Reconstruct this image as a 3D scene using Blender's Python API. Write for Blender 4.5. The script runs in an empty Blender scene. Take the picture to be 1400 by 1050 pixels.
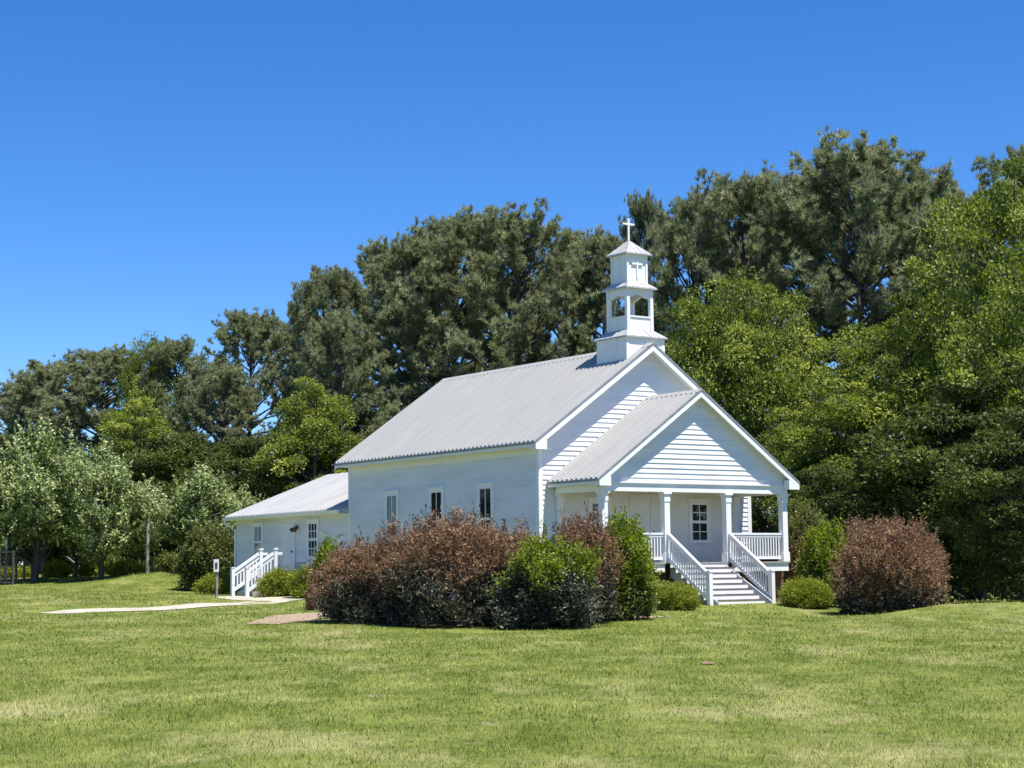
import bpy, math, random
import numpy as np
from mathutils import Vector, Matrix
S = bpy.context.scene
COL = S.collection
R_ = math.radians
# ------------------------------------------------------------------ camera, sky, sun, exposure
CAM = np.array([-37.2675, -46.1071, 1.0656]); FPX = 2503.15
YAW, PITCH, ROLL = -0.6061, 0.1025, -0.0123
_f = np.array([-math.sin(YAW)*math.cos(PITCH), math.cos(YAW)*math.cos(PITCH), math.sin(PITCH)])
_r = np.array([math.cos(YAW), math.sin(YAW), 0.0]); _u = np.cross(_r, _f)
CR = math.cos(ROLL)*_r + math.sin(ROLL)*_u; CU = -math.sin(ROLL)*_r + math.cos(ROLL)*_u
cd = bpy.data.cameras.new('camera'); cam = bpy.data.objects.new('camera', cd); COL.objects.link(cam)
M = Matrix.Identity(4)
for i in range(3):
    M[i][0], M[i][1], M[i][2], M[i][3] = CR[i], CU[i], -_f[i], CAM[i]
cam.matrix_world = M
cd.sensor_width = 36; cd.lens = FPX/1400*36; cd.clip_start = 0.5; cd.clip_end = 6000
S.camera = cam
SUN = Vector((0.10, -0.38, 1.0)).normalized()
w = bpy.data.worlds.new('World'); S.world = w; w.use_nodes = True
nt = w.node_tree; bg = nt.nodes['Background']
sky = nt.nodes.new('ShaderNodeTexSky'); sky.sky_type = 'NISHITA'; sky.sun_disc = False
sky.sun_elevation = math.asin(SUN.z); sky.sun_rotation = math.atan2(SUN.x, SUN.y)
sky.altitude = 3000; sky.air_density = 1.0; sky.dust_density = 0.0; sky.ozone_density = 4.0
hsv = nt.nodes.new('ShaderNodeHueSaturation'); hsv.inputs['Saturation'].default_value = 1.29; hsv.inputs['Hue'].default_value = .508
nt.links.new(sky.outputs[0], hsv.inputs['Color']); nt.links.new(hsv.outputs[0], bg.inputs[0])
bg.inputs[1].default_value = 0.107
sl = bpy.data.lights.new('sun', 'SUN'); sl.energy = 4.7; sl.angle = R_(0.5); sl.color = (1.0, 0.955, 0.88)
so = bpy.data.objects.new('sun', sl); COL.objects.link(so)
so.rotation_euler = SUN.to_track_quat('Z', 'Y').to_euler(); so.location = (0, -20, 60)
S.view_settings.view_transform = 'Standard'; S.view_settings.look = 'None'
S.view_settings.exposure = 0.85; S.view_settings.gamma = 1.0
S.render.engine = 'CYCLES'
S.cycles.max_bounces = 10; S.cycles.diffuse_bounces = 6; S.cycles.transmission_bounces = 5
S.cycles.use_denoising = True; S.cycles.denoising_input_passes = 'RGB_ALBEDO_NORMAL'; S.cycles.denoising_prefilter = 'ACCURATE'; S.cycles.use_adaptive_sampling = False
S.render.filter_size = 1.05

# ------------------------------------------------------------------ terrain height
FW2 = np.array([-math.sin(YAW), math.cos(YAW)]); RT2 = np.array([math.cos(YAW), math.sin(YAW)])
def ld2xy(l, d):
    return CAM[0] + FW2[0]*d + RT2[0]*l, CAM[1] + FW2[1]*d + RT2[1]*l
def xy2ld(x, y):
    dx, dy = x - CAM[0], y - CAM[1]
    return dx*RT2[0] + dy*RT2[1], dx*FW2[0] + dy*FW2[1]
CP = []   # (lateral, distance, height) survey points of the ground
def cpx(px, d, z): CP.append(((px-700)/FPX*d, d, z))
for l in (-30, -10, 10, 30): CP.append((l, 0, -.55)); CP.append((l, 18, -.58))
for px in (0, 350, 700, 1050, 1400): cpx(px, 32, -.46)
cpx(0, 45, -.12); cpx(250, 46, -.2); cpx(450, 47, -.2); cpx(600, 46, -.3); cpx(780, 47, -.27); cpx(900, 51, -.12)
cpx(970, 54.5, 0); cpx(1057, 56, 0); cpx(1210, 53, -.2); cpx(1290, 52, -.04); cpx(1400, 49, -.16)
cpx(1300, 62, -.5); cpx(1450, 60, -.6); cpx(1200, 75, -.7); cpx(1400, 85, -1.2); cpx(1500, 70, -.9)
cpx(330, 75, .33); cpx(415, 69, .31); cpx(300, 68, .27); cpx(230, 63, .2); cpx(80, 61, .16); cpx(0, 56, .06)
cpx(240, 59, -.03); cpx(90, 57, -.04); cpx(350, 64.5, .08)
cpx(48, 83, .9); cpx(139, 83, 1.02); cpx(205, 83, 1.2); cpx(270, 82, .95); cpx(0, 81, .78); cpx(-100, 80, .7)
cpx(600, 66, .15); cpx(600, 80, .4); cpx(900, 80, .1); cpx(1050, 66, -.2)
cpx(100, 120, 1.4); cpx(500, 120, 1.0); cpx(900, 120, .2); cpx(1300, 120, -1.5)
for l, d, z in ((-200, 0, -.5), (200, 0, -.5), (-200, 200, 2), (200, 200, -2), (0, 260, 1), (0, -150, -.5), (-300, -200, -.5), (300, -200, -.5), (-60, 60, .1), (60, 50, -.5)): CP.append((l, d, z))
CPA = np.array(CP)
def _ker(a, b): return -np.sqrt(((a[:, None]-b[None])**2).sum(2) + 4.0)
_K = _ker(CPA[:, :2], CPA[:, :2]) - np.eye(len(CPA))*.15; _n = len(CPA)
_A = np.zeros((_n+3, _n+3)); _A[:_n, :_n] = _K; _P = np.c_[np.ones(_n), CPA[:, :2]]; _A[:_n, _n:] = _P; _A[_n:, :_n] = _P.T
_sol = np.linalg.solve(_A, np.r_[CPA[:, 2], 0, 0, 0])
def terrain(x, y):
    x = np.atleast_1d(np.asarray(x, float)); y = np.atleast_1d(np.asarray(y, float))
    out = np.empty(len(x))
    for i in range(0, len(x), 20000):
        l, d = xy2ld(x[i:i+20000], y[i:i+20000]); q = np.c_[l, d]
        q[:, 0] = np.clip(q[:, 0], -300, 300); q[:, 1] = np.clip(q[:, 1], -200, 260)
        out[i:i+20000] = _ker(q, CPA[:, :2])@_sol[:_n] + np.c_[np.ones(len(q)), q]@_sol[_n:]
    return out
def tz(x, y): return float(terrain([x], [y])[0])
def gp(px, d):
    x, y = ld2xy((px-700)/FPX*d, d); return Vector((x, y, tz(x, y)))
def zat(px, py, d):            # height of the sight line through a point of the photograph at distance d
    v = _f + CR*(px-700)/FPX - CU*(py-525)/FPX
    return CAM[2] + v[2]*d/float(v[0]*FW2[0]+v[1]*FW2[1])

# ------------------------------------------------------------------ materials
def base_mat(name):
    m = bpy.data.materials.new(name); m.use_nodes = True
    return m, m.node_tree, m.node_tree.nodes['Principled BSDF']
def N(t, kind, **kw):
    n = t.nodes.new(kind)
    for k, v in kw.items(): setattr(n, k, v)
    return n
def noise_mat(name, c1, c2, scale=3.0, rough=.6, detail=5, metal=0, bump=0, stretch=(1, 1, 1), spec=.5):
    m, t, b = base_mat(name)
    tc = N(t, 'ShaderNodeTexCoord'); mp = N(t, 'ShaderNodeMapping'); mp.inputs['Scale'].default_value = stretch
    nz = N(t, 'ShaderNodeTexNoise'); nz.inputs['Scale'].default_value = scale; nz.inputs['Detail'].default_value = detail
    cr = N(t, 'ShaderNodeValToRGB'); e = cr.color_ramp.elements
    e[0].position, e[1].position = .35, .68; e[0].color = (*c1, 1); e[1].color = (*c2, 1)
    t.links.new(tc.outputs['Object'], mp.inputs[0]); t.links.new(mp.outputs[0], nz.inputs['Vector'])
    t.links.new(nz.outputs['Fac'], cr.inputs[0]); t.links.new(cr.outputs[0], b.inputs['Base Color'])
    b.inputs['Roughness'].default_value = rough; b.inputs['Metallic'].default_value = metal
    b.inputs['Specular IOR Level'].default_value = spec
    if bump:
        bp = N(t, 'ShaderNodeBump'); bp.inputs['Strength'].default_value = bump; bp.inputs['Distance'].default_value = .02
        t.links.new(nz.outputs['Fac'], bp.inputs['Height']); t.links.new(bp.outputs[0], b.inputs['Normal'])
    return m
def leaf_mat(name, cols, trans=.3, rough=.5, spec=.35, tcol=None):
    m, t, b = base_mat(name)
    at = N(t, 'ShaderNodeAttribute', attribute_name='v')
    cr = N(t, 'ShaderNodeValToRGB'); cr.color_ramp.interpolation = 'LINEAR'
    e = cr.color_ramp.elements
    while len(e) < len(cols): e.new(.5)
    for i, c in enumerate(cols):
        e[i].position = i/(len(cols)-1); e[i].color = (*c, 1)
    t.links.new(at.outputs['Fac'], cr.inputs[0]); t.links.new(cr.outputs[0], b.inputs['Base Color'])
    b.inputs['Roughness'].default_value = rough; b.inputs['Specular IOR Level'].default_value = spec
    tr = N(t, 'ShaderNodeBsdfTranslucent'); mx = N(t, 'ShaderNodeMixShader'); mx.inputs[0].default_value = trans
    hs = N(t, 'ShaderNodeHueSaturation'); hs.inputs['Saturation'].default_value = 1.15; hs.inputs['Value'].default_value = 1.25
    t.links.new(cr.outputs[0], hs.inputs['Color']); t.links.new(hs.outputs[0], tr.inputs[0])
    t.links.new(b.outputs[0], mx.inputs[1]); t.links.new(tr.outputs[0], mx.inputs[2])
    t.links.new(mx.outputs[0], t.nodes['Material Output'].inputs[0])
    return m
MT = {}
MT['white'] = noise_mat('white_paint', (.74, .75, .76), (.82, .82, .82), 1.2, .55)
MT['siding'] = noise_mat('siding_paint', (.70, .71, .73), (.81, .81, .81), 1.3, .55, 9, stretch=(.35, .35, 2.2))
MT['trim'] = noise_mat('trim_paint', (.80, .80, .80), (.85, .85, .84), 2, .5)
MT['porchwall'] = noise_mat('porch_wall_paint', (.72, .70, .66), (.78, .76, .73), 1.5, .6)
MT['roof'] = noise_mat('galvanised_roof', (.345, .342, .325), (.385, .38, .362), 1.4, .55, metal=.05, stretch=(.4, 3, .4))
MT['roofwhite'] = noise_mat('white_metal_roof', (.38, .38, .37), (.45, .45, .44), .8, .5, stretch=(.6, 3, 1))
MT['skirtroof'] = noise_mat('steeple_roof_metal', (.40, .40, .40), (.5, .5, .49), 2, .4, metal=.15)
MT['edge'] = noise_mat('grey_drip_edge', (.20, .22, .24), (.28, .30, .32), 3, .45, metal=.2)
MT['greyboard'] = noise_mat('grey_painted_board', (.36, .39, .42), (.44, .47, .5), 4, .6)
MT['tread'] = noise_mat('dark_stair_tread', (.12, .09, .085), (.2, .17, .16), 5, .7)
MT['deck'] = noise_mat('porch_deck', (.34, .31, .28), (.44, .41, .37), 5, .6)
MT['black'] = noise_mat('black_metal', (.01, .01, .01), (.02, .02, .02), 5, .4)
MT['curtain_sheen'] = noise_mat('curtain_sheen_grey', (.2, .23, .27), (.4, .43, .47), 3, .9, stretch=(8, 8, .5))  # pale cloth tone that also carries the sky reflected in a side window
MT['metalpost'] = noise_mat('weathered_post', (.24, .23, .19), (.34, .33, .28), 4, .7)
MT['darkwood'] = noise_mat('dark_weathered_wood', (.035, .033, .03), (.07, .065, .06), 5, .8)
MT['greywood'] = noise_mat('grey_weathered_wood', (.16, .155, .145), (.27, .26, .25), 5, .8)
MT['concrete'] = noise_mat('path_concrete', (.34, .31, .24), (.46, .43, .35), 1.6, .9, bump=.2)
MT['mulch'] = noise_mat('pine_straw_mulch', (.15, .105, .065), (.45, .35, .235), 14, .95, 8, bump=1.0)
MT['soil'] = noise_mat('red_soil', (.24, .14, .10), (.36, .23, .17), 6, .95, bump=.5)
MT['pinebark'] = noise_mat('pine_bark', (.055, .045, .04), (.15, .125, .11), 3, .9, bump=.6, stretch=(1, 1, .25))
MT['bark'] = noise_mat('grey_bark', (.05, .045, .038), (.12, .11, .095), 4, .9, bump=.5, stretch=(1, 1, .3))
m, t, b = base_mat('window_glass'); MT['glass'] = m
b.inputs['Base Color'].default_value = (.012, .016, .02, 1); b.inputs['Roughness'].default_value = .03; b.inputs['Specular IOR Level'].default_value = .55
m, t, b = base_mat('brick'); MT['brick'] = m
bk = N(t, 'ShaderNodeTexBrick'); bk.inputs['Color1'].default_value = (.15, .05, .035, 1); bk.inputs['Color2'].default_value = (.10, .04, .03, 1)
bk.inputs['Mortar'].default_value = (.2, .18, .16, 1); bk.inputs['Scale'].default_value = 4.5; bk.inputs['Mortar Size'].default_value = .015
tc = N(t, 'ShaderNodeTexCoord'); mp = N(t, 'ShaderNodeMapping'); mp.inputs['Rotation'].default_value = (R_(90), 0, 0)
t.links.new(tc.outputs['Object'], mp.inputs[0]); t.links.new(mp.outputs[0], bk.inputs['Vector']); t.links.new(bk.outputs[0], b.inputs['Base Color']); b.inputs['Roughness'].default_value = .9
MT['pine'] = leaf_mat('pine_needles', [(.10, .12, .06), (.27, .298, .15), (.53, .55, .32)], .33, .55, .25)
MT['oak'] = leaf_mat('fresh_oak_leaves', [(.065, .10, .02), (.185, .235, .042), (.50, .53, .14)], .4, .5, .22)
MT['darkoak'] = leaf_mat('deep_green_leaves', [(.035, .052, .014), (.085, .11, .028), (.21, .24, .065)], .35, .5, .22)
MT['pale'] = leaf_mat('pale_backed_leaves', [(.025, .045, .012), (.12, .175, .04), (.82, .88, .46)], .3, .5, .25)
MT['red'] = leaf_mat('purple_brown_leaves', [(.10, .05, .028), (.285, .172, .10), (.55, .405, .265)], .28, .6, .2)
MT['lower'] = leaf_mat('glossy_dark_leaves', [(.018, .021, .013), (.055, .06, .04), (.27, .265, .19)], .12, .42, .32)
MT['green'] = leaf_mat('fresh_shrub_leaves', [(.07, .105, .012), (.20, .26, .03), (.44, .48, .09)], .36, .45, .28)
MT['box'] = leaf_mat('yellow_green_leaves', [(.12, .15, .02), (.26, .30, .04), (.46, .48, .09)], .34, .5, .25)
MT['ever'] = leaf_mat('dull_evergreen_leaves', [(.06, .075, .025), (.16, .18, .05), (.34, .34, .12)], .3, .5, .25)
MT['twig'] = noise_mat('twig_bark', (.05, .045, .04), (.11, .10, .09), 8, .9)
# lawn: one colour field shared by the soil sheet and by the blades standing on it
def lawn_mat(name, dark, mid, lite, dry, trans):
    m, t, b = base_mat(name)
    tc = N(t, 'ShaderNodeTexCoord')
    mp = N(t, 'ShaderNodeMapping'); mp.inputs['Scale'].default_value = (1.0, .5, 0.0)
    vr = N(t, 'ShaderNodeMapping'); vr.inputs['Rotation'].default_value = (0, 0, -YAW)
    t.links.new(tc.outputs['Object'], vr.inputs[0]); t.links.new(vr.outputs[0], mp.inputs[0])
    def nz(s, d, r=.5):
        n = N(t, 'ShaderNodeTexNoise'); n.inputs['Scale'].default_value = s; n.inputs['Detail'].default_value = d; n.inputs['Roughness'].default_value = r
        t.links.new(mp.outputs[0], n.inputs['Vector']); return n
    def ramp(src, p0, p1, c0=(0, 0, 0, 1), c1=(1, 1, 1, 1)):
        c = N(t, 'ShaderNodeValToRGB'); e = c.color_ramp.elements
        e[0].position, e[1].position, e[0].color, e[1].color = p0, p1, c0, c1
        t.links.new(src, c.inputs[0]); return c
    def mix(fac, a, c):
        x = N(t, 'ShaderNodeMixRGB'); t.links.new(fac, x.inputs[0]); t.links.new(a, x.inputs[1])
        if isinstance(c, tuple): x.inputs[2].default_value = (*c, 1)
        else: t.links.new(c, x.inputs[2])
        return x
    fine = ramp(nz(7, 4).outputs['Fac'], .3, .7, (*dark, 1), (*mid, 1))
    x = mix(ramp(nz(.9, 7, .68).outputs['Fac'], .42, .66).outputs[0], fine.outputs[0], lite)
    x = mix(ramp(nz(.31, 8, .72).outputs['Fac'], .52, .70).outputs[0], x.outputs[0], dry)
    x = mix(ramp(nz(1.35, 5, .62).outputs['Fac'], .655, .74).outputs[0], x.outputs[0], (.30, .25, .145))
    at = N(t, 'ShaderNodeAttribute', attribute_name='v')
    hs = N(t, 'ShaderNodeHueSaturation'); t.links.new(x.outputs[0], hs.inputs['Color'])
    mr = N(t, 'ShaderNodeMapRange'); mr.inputs['To Min'].default_value = .3; mr.inputs['To Max'].default_value = 2.1
    if trans: t.links.new(at.outputs['Fac'], mr.inputs[0]); t.links.new(mr.outputs[0], hs.inputs['Value'])
    t.links.new(hs.outputs[0], b.inputs['Base Color']); b.inputs['Roughness'].default_value = .7 if trans else .95; b.inputs['Specular IOR Level'].default_value = .12
    if trans:
        tr = N(t, 'ShaderNodeBsdfTranslucent'); mx = N(t, 'ShaderNodeMixShader'); mx.inputs[0].default_value = trans
        t.links.new(hs.outputs[0], tr.inputs[0]); t.links.new(b.outputs[0], mx.inputs[1]); t.links.new(tr.outputs[0], mx.inputs[2])
        t.links.new(mx.outputs[0], t.nodes['Material Output'].inputs[0])
    return m
MT['lawn'] = lawn_mat('lawn_sod', (.065, .088, .015), (.125, .155, .028), (.19, .208, .054), (.29, .275, .12), 0)
MT['blade'] = lawn_mat('grass_blades', (.11, .155, .022), (.185, .24, .036), (.265, .30, .072), (.40, .385, .16), .35)

# ------------------------------------------------------------------ mesh helpers
class MB:
    def __init__(s): s.v = []; s.f = []
    def poly(s, pts):
        i = len(s.v); s.v += [tuple(p) for p in pts]; s.f.append(list(range(i, i+len(pts))))
    def box(s, x0, x1, y0, y1, z0, z1):
        i = len(s.v)
        s.v += [(x, y, z) for z in (z0, z1) for y in (y0, y1) for x in (x0, x1)]
        for f in ((0, 2, 3, 1), (4, 5, 7, 6), (0, 1, 5, 4), (2, 6, 7, 3), (0, 4, 6, 2), (1, 3, 7, 5)): s.f.append([i+k for k in f])
        return s
    def bar(s, a, b, wd, ht, up=(0, 0, 1)):     # rectangular bar from a to b
        a, b = Vector(a), Vector(b); d = (b-a).normalized(); r = d.cross(Vector(up))
        if r.length < 1e-4: r = d.cross(Vector((0, 1, 0)))
        r.normalize(); u = r.cross(d).normalized(); i = len(s.v)
        for p in (a, b):
            for k, q in ((-1, -1), (1, -1), (1, 1), (-1, 1)): s.v.append(tuple(p + r*k*wd/2 + u*q*ht/2))
        for f in ((3, 2, 1, 0), (4, 5, 6, 7), (0, 1, 5, 4), (1, 2, 6, 5), (2, 3, 7, 6), (3, 0, 4, 7)): s.f.append([i+k for k in f])
        return s
    def prism(s, pts, off):                      # planar outline extruded by a vector
        n = len(pts); i = len(s.v); off = Vector(off)
        s.v += [tuple(p) for p in pts] + [tuple(Vector(p)+off) for p in pts]
        s.f.append(list(range(i, i+n))[::-1]); s.f.append(list(range(i+n, i+2*n)))
        for k in range(n): s.f.append([i+k, i+(k+1) % n, i+n+(k+1) % n, i+n+k])
        return s
    def tube(s, pts, rad, n=6, cap=True):
        i = len(s.v); pts = [Vector(p) for p in pts]
        for k, p in enumerate(pts):
            d = (pts[min(k+1, len(pts)-1)]-pts[max(k-1, 0)]).normalized()
            a = d.cross(Vector((0, 0, 1)) if abs(d.z) < .9 else Vector((1, 0, 0))).normalized(); b = d.cross(a)
            for q in range(n):
                an = 2*math.pi*q/n; s.v.append(tuple(p + (a*math.cos(an)+b*math.sin(an))*rad[k]))
        for k in range(len(pts)-1):
            for q in range(n): s.f.append([i+k*n+q, i+k*n+(q+1) % n, i+(k+1)*n+(q+1) % n, i+(k+1)*n+q])
        if cap: s.f.append([i+(len(pts)-1)*n+q for q in range(n)])
        return s
    def build(s, name, mat, parent=None, bevel=0, smooth=False):
        me = bpy.data.meshes.new(name); me.from_pydata(s.v, [], s.f); me.update()
        o = bpy.data.objects.new(name, me); COL.objects.link(o)
        for x in (mat if isinstance(mat, list) else [mat]): me.materials.append(x)
        if parent: o.parent = parent
        if bevel:
            md = o.modifiers.new('bevel', 'BEVEL'); md.width = bevel; md.segments = 2; md.limit_method = 'ANGLE'
        if smooth: me.shade_smooth()
        return o
def fast_mesh(name, verts, k, mats, parent=None, v=None, mi=None):   # verts: (n*k,3), faces of k corners each
    n = len(verts)//k
    me = bpy.data.meshes.new(name)
    me.vertices.add(len(verts)); me.vertices.foreach_set('co', np.ascontiguousarray(verts, np.float32).ravel())
    me.loops.add(len(verts)); me.loops.foreach_set('vertex_index', np.arange(len(verts), dtype=np.int32))
    me.polygons.add(n); me.polygons.foreach_set('loop_start', np.arange(0, n*k, k, dtype=np.int32))
    if mi is not None: me.polygons.foreach_set('material_index', np.ascontiguousarray(mi, np.int32))
    me.update(calc_edges=True)
    if v is not None:
        a = me.attributes.new('v', 'FLOAT', 'FACE'); a.data.foreach_set('value', np.ascontiguousarray(v, np.float32))
    for x in mats: me.materials.append(x)
    o = bpy.data.objects.new(name, me); COL.objects.link(o)
    if parent: o.parent = parent
    return o
def empty(name, loc, label=None, cat=None, group=None, rz=0):
    o = bpy.data.objects.new(name, None); COL.objects.link(o); o.location = loc; o.rotation_euler = (0, 0, rz); o.empty_display_size = .3
    return tag(o, label, cat, group)
def tag(o, label=None, cat=None, group=None, kind=None):
    if label: o['label'] = label
    if cat: o['category'] = cat
    if group: o['group'] = group
    if kind: o['kind'] = kind
    return o
def clip(poly, ax, val, keep_above):
    out = []
    for i in range(len(poly)):
        a, b = poly[i], poly[(i+1) % len(poly)]
        ia = (a[ax] >= val) if keep_above else (a[ax] <= val); ib = (b[ax] >= val) if keep_above else (b[ax] <= val)
        if ia: out.append(a)
        if ia != ib:
            t = (val-a[ax])/(b[ax]-a[ax]); out.append((a[0]+t*(b[0]-a[0]), a[1]+t*(b[1]-a[1])))
    return out
def siding(mb, poly, to3, expo=.155, thick=.026):   # lap boards on a convex wall outline (u,z); to3(u,z,out) -> point
    z0 = min(p[1] for p in poly); z1 = max(p[1] for p in poly); z = z0
    rnd = random.Random(5)
    while z < z1-1e-4:
        zt = min(z+expo, z1)
        q = clip(clip(poly, 1, z, True), 1, zt, False)
        if len(q) >= 3:
            j = thick + rnd.uniform(-.003, .003)
            mb.poly([to3(u, zz, .003+j*(1-(zz-z)/expo)) for u, zz in q])
            us = [u for u, zz in q if abs(zz-z) < 1e-6]
            if len(us) >= 2:
                a, c = min(us), max(us); mb.poly([to3(a, z, .003+j), to3(a, z, 0), to3(c, z, 0), to3(c, z, .003+j)])
        z = zt

# ------------------------------------------------------------------ ground
xs = np.r_[-3000, -1200, -500, -250, -160, np.arange(-120, 121, 2.0), 160, 250, 500, 1200, 3000]
ds = np.r_[-1500, -500, -200, -80, -30, np.arange(-10, 131, 1.5), 150, 180, 240, 400, 900, 2500]
LL, DD = np.meshgrid(xs, ds); gx, gy = ld2xy(LL.ravel(), DD.ravel()); gz = terrain(gx, gy)
mb = MB(); mb.v = list(zip(gx, gy, gz)); nx = len(xs)
mb.f = [[j*nx+i, j*nx+i+1, (j+1)*nx+i+1, (j+1)*nx+i] for j in range(len(ds)-1) for i in range(nx-1)]
o = mb.build('lawn', MT['lawn'], smooth=True); tag(o, kind='structure')
def lay(name, outline_rows, mat, lift=.006, kind='structure'):   # strip laid on the ground: rows of points
    m_ = MB(); n = len(outline_rows[0])
    for r in outline_rows:
        for x, y in r: m_.v.append((x, y, tz(x, y)+lift))
    for j in range(len(outline_rows)-1):
        for i in range(n-1): m_.f.append([j*n+i, j*n+i+1, (j+1)*n+i+1, (j+1)*n+i])
    return tag(m_.build(name, mat, smooth=True), kind=kind)
# concrete walk from the side steps out across the lawn
def gnd(px, py):                # where a sight line meets the lawn
    a = np.arange(12., 130., .25); xx, yy = ld2xy((px-700)/FPX*a, a); zz = terrain(xx, yy)
    df = zz-np.array([zat(px, py, q) for q in a]); k = int(np.argmax(df > 0)); t = df[k-1]/(df[k-1]-df[k]); q = a[k-1]+t*(a[k]-a[k-1])
    g = gp(px, q); return Vector((g.x, g.y))
pts = [Vector((-6.9, 16.4)), Vector((-7.1, 14.2)), gnd(418, 815.5), gnd(380, 821), gnd(320, 826.5), gnd(230, 832), gnd(150, 834.5), gnd(108, 836.2), gnd(60, 839)]
def catmull(P, n=8):
    out = []
    for i in range(len(P)-1):
        p0, p1, p2, p3 = P[max(i-1, 0)], P[i], P[i+1], P[min(i+2, len(P)-1)]
        for k in range(n):
            t = k/n; out.append(.5*((2*p1)+(p2-p0)*t+(2*p0-5*p1+4*p2-p3)*t*t+(3*p1-p0-3*p2+p3)*t**3))
    return out+[P[-1]]
cl = catmull(pts); rows = []; rr = random.Random(3)
PATHPTS = np.array([(p.x, p.y) for p in cl])
for i, p in enumerate(cl):
    d = (cl[min(i+1, len(cl)-1)]-cl[max(i-1, 0)]).normalized(); nrm = Vector((-d.y, d.x))
    hw = .62 + rr.uniform(-.05, .05)
    if i > len(cl)-10: hw *= (len(cl)-i+2)/12
    rows.append([tuple(p + nrm*hw*k) for k in (-1, -.4, .4, 1)])
lay('path', rows, MT['concrete'], .02)
def blob(name, cx, cy, rx, ry, rot, mat, lift, seed):
    r = random.Random(seed); n = 40; ph = [r.uniform(0, 6.28) for _ in range(5)]
    rows = []
    for s in (0.02, .35, .65, .85, 1.0):
        row = []
        for k in range(n+1):
            a = 2*math.pi*(k % n)/n
            q = 1+.10*math.sin(3*a+ph[0])+.07*math.sin(5*a+ph[1])+.05*math.sin(9*a+ph[2])
            x, y = rx*s*q*math.cos(a), ry*s*q*math.sin(a)
            row.append((cx+x*math.cos(rot)-y*math.sin(rot), cy+x*math.sin(rot)+y*math.cos(rot)))
        rows.append(row)
    return lay(name, rows, mat, lift)
g = gp(650, 48.6); blob('mulch_bed', g.x, g.y, 4.6, 1.6, YAW+.06, MT['mulch'], .012, 1)
g = gp(410, 51.5); MB_C = (g.x, g.y); blob('mulch_bed', g.x, g.y, 1.0, 4.4, YAW-.1, MT['mulch'], .016, 2)
for px, d, rx, ry in ((960, 30.5, .11, .35),):
    g = gp(px, d); blob('soil_patch', g.x, g.y, rx, ry, YAW, MT['soil'], .02, int(px))
# grass blades over the visible lawn
rng = np.random.default_rng(7)
def grass_blades():
    bands = [(9, 20, 640, .050, .0085), (20, 32, 330, .055, .012), (32, 48, 150, .06, .018), (48, 88, 42, .07, .030)]
    V = []; A = []
    for d0, d1, dens, hh, ww in bands:
        w0 = .31*d1+4; n = int((d1-d0)*2*w0*dens)
        d = rng.uniform(d0, d1, n); l = rng.uniform(-w0, w0, n)
        ok = np.abs(l) < .31*d+4; d, l = d[ok], l[ok]
        x, y = ld2xy(l, d)
        # keep off the church, path and beds; thin where the sward is thin
        keep = ~((np.abs(x) < 4.5) & (y > -2.6) & (y < 21.2)) & ~((np.abs(x) < 1.3) & (y > -4.5) & (y < 0))
        if d1 > 40:
            dm = np.full(len(x), 9.)
            for p in PATHPTS[::2]: dm = np.minimum(dm, np.hypot(x-p[0], y-p[1]))
            keep &= dm > .55
        q1, q2 = xy2ld(x-MB_C[0]+CAM[0], y-MB_C[1]+CAM[1]); keep &= (q1/.95)**2+(q2/4.2)**2 > rng.uniform(.3, 1.1, len(x))
        x, y = x[keep], y[keep]
        n = len(x); z = terrain(x, y)
        # tufts: uneven height over the lawn
        f = .5+.5*np.sin(x*1.7+np.sin(y*1.1)*2)*np.sin(y*1.3+np.sin(x*.9)*2)
        f2 = .5+.5*np.sin(x*6.1+np.sin(y*4.7)*1.5)*np.sin(y*5.3+np.sin(x*4.1)*1.5)
        f3 = np.sin(x*2.3+y*.7+2*np.sin(y*.6))*np.sin(y*2.9-x*.5+2*np.sin(x*.7)); h = hh*rng.uniform(.45, 1.25, n)*(.5+.45*f+.45*f2**2+.8*np.clip(f3-.45, 0, 1))
        az = rng.uniform(0, 2*np.pi, n); lean = rng.uniform(.25, 1.25, n)
        dx, dy = np.cos(az)*lean, np.sin(az)*lean
        c = np.c_[x, y, z-.004]; a2 = az+np.pi/2+rng.normal(0, .5, n)
        s = np.c_[np.cos(a2), np.sin(a2), np.zeros(n)]*(ww*rng.uniform(.6, 1.3, n))[:, None]/2
        tip = c+np.c_[dx, dy, np.ones(n)]*h[:, None]
        V.append(np.stack([c-s, c+s, tip], 1).reshape(-1, 3)); A.append(np.clip(rng.normal(.38, .24, n)+.18*(f2-.5)+.35*(rng.random(n) < .07), 0, 1))
    o = fast_mesh('grass', np.concatenate(V), 3, [MT['blade']], v=np.concatenate(A))
    tag(o, 'short mown grass growing over the whole lawn', 'grass', kind='stuff')
grass_blades()

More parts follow.
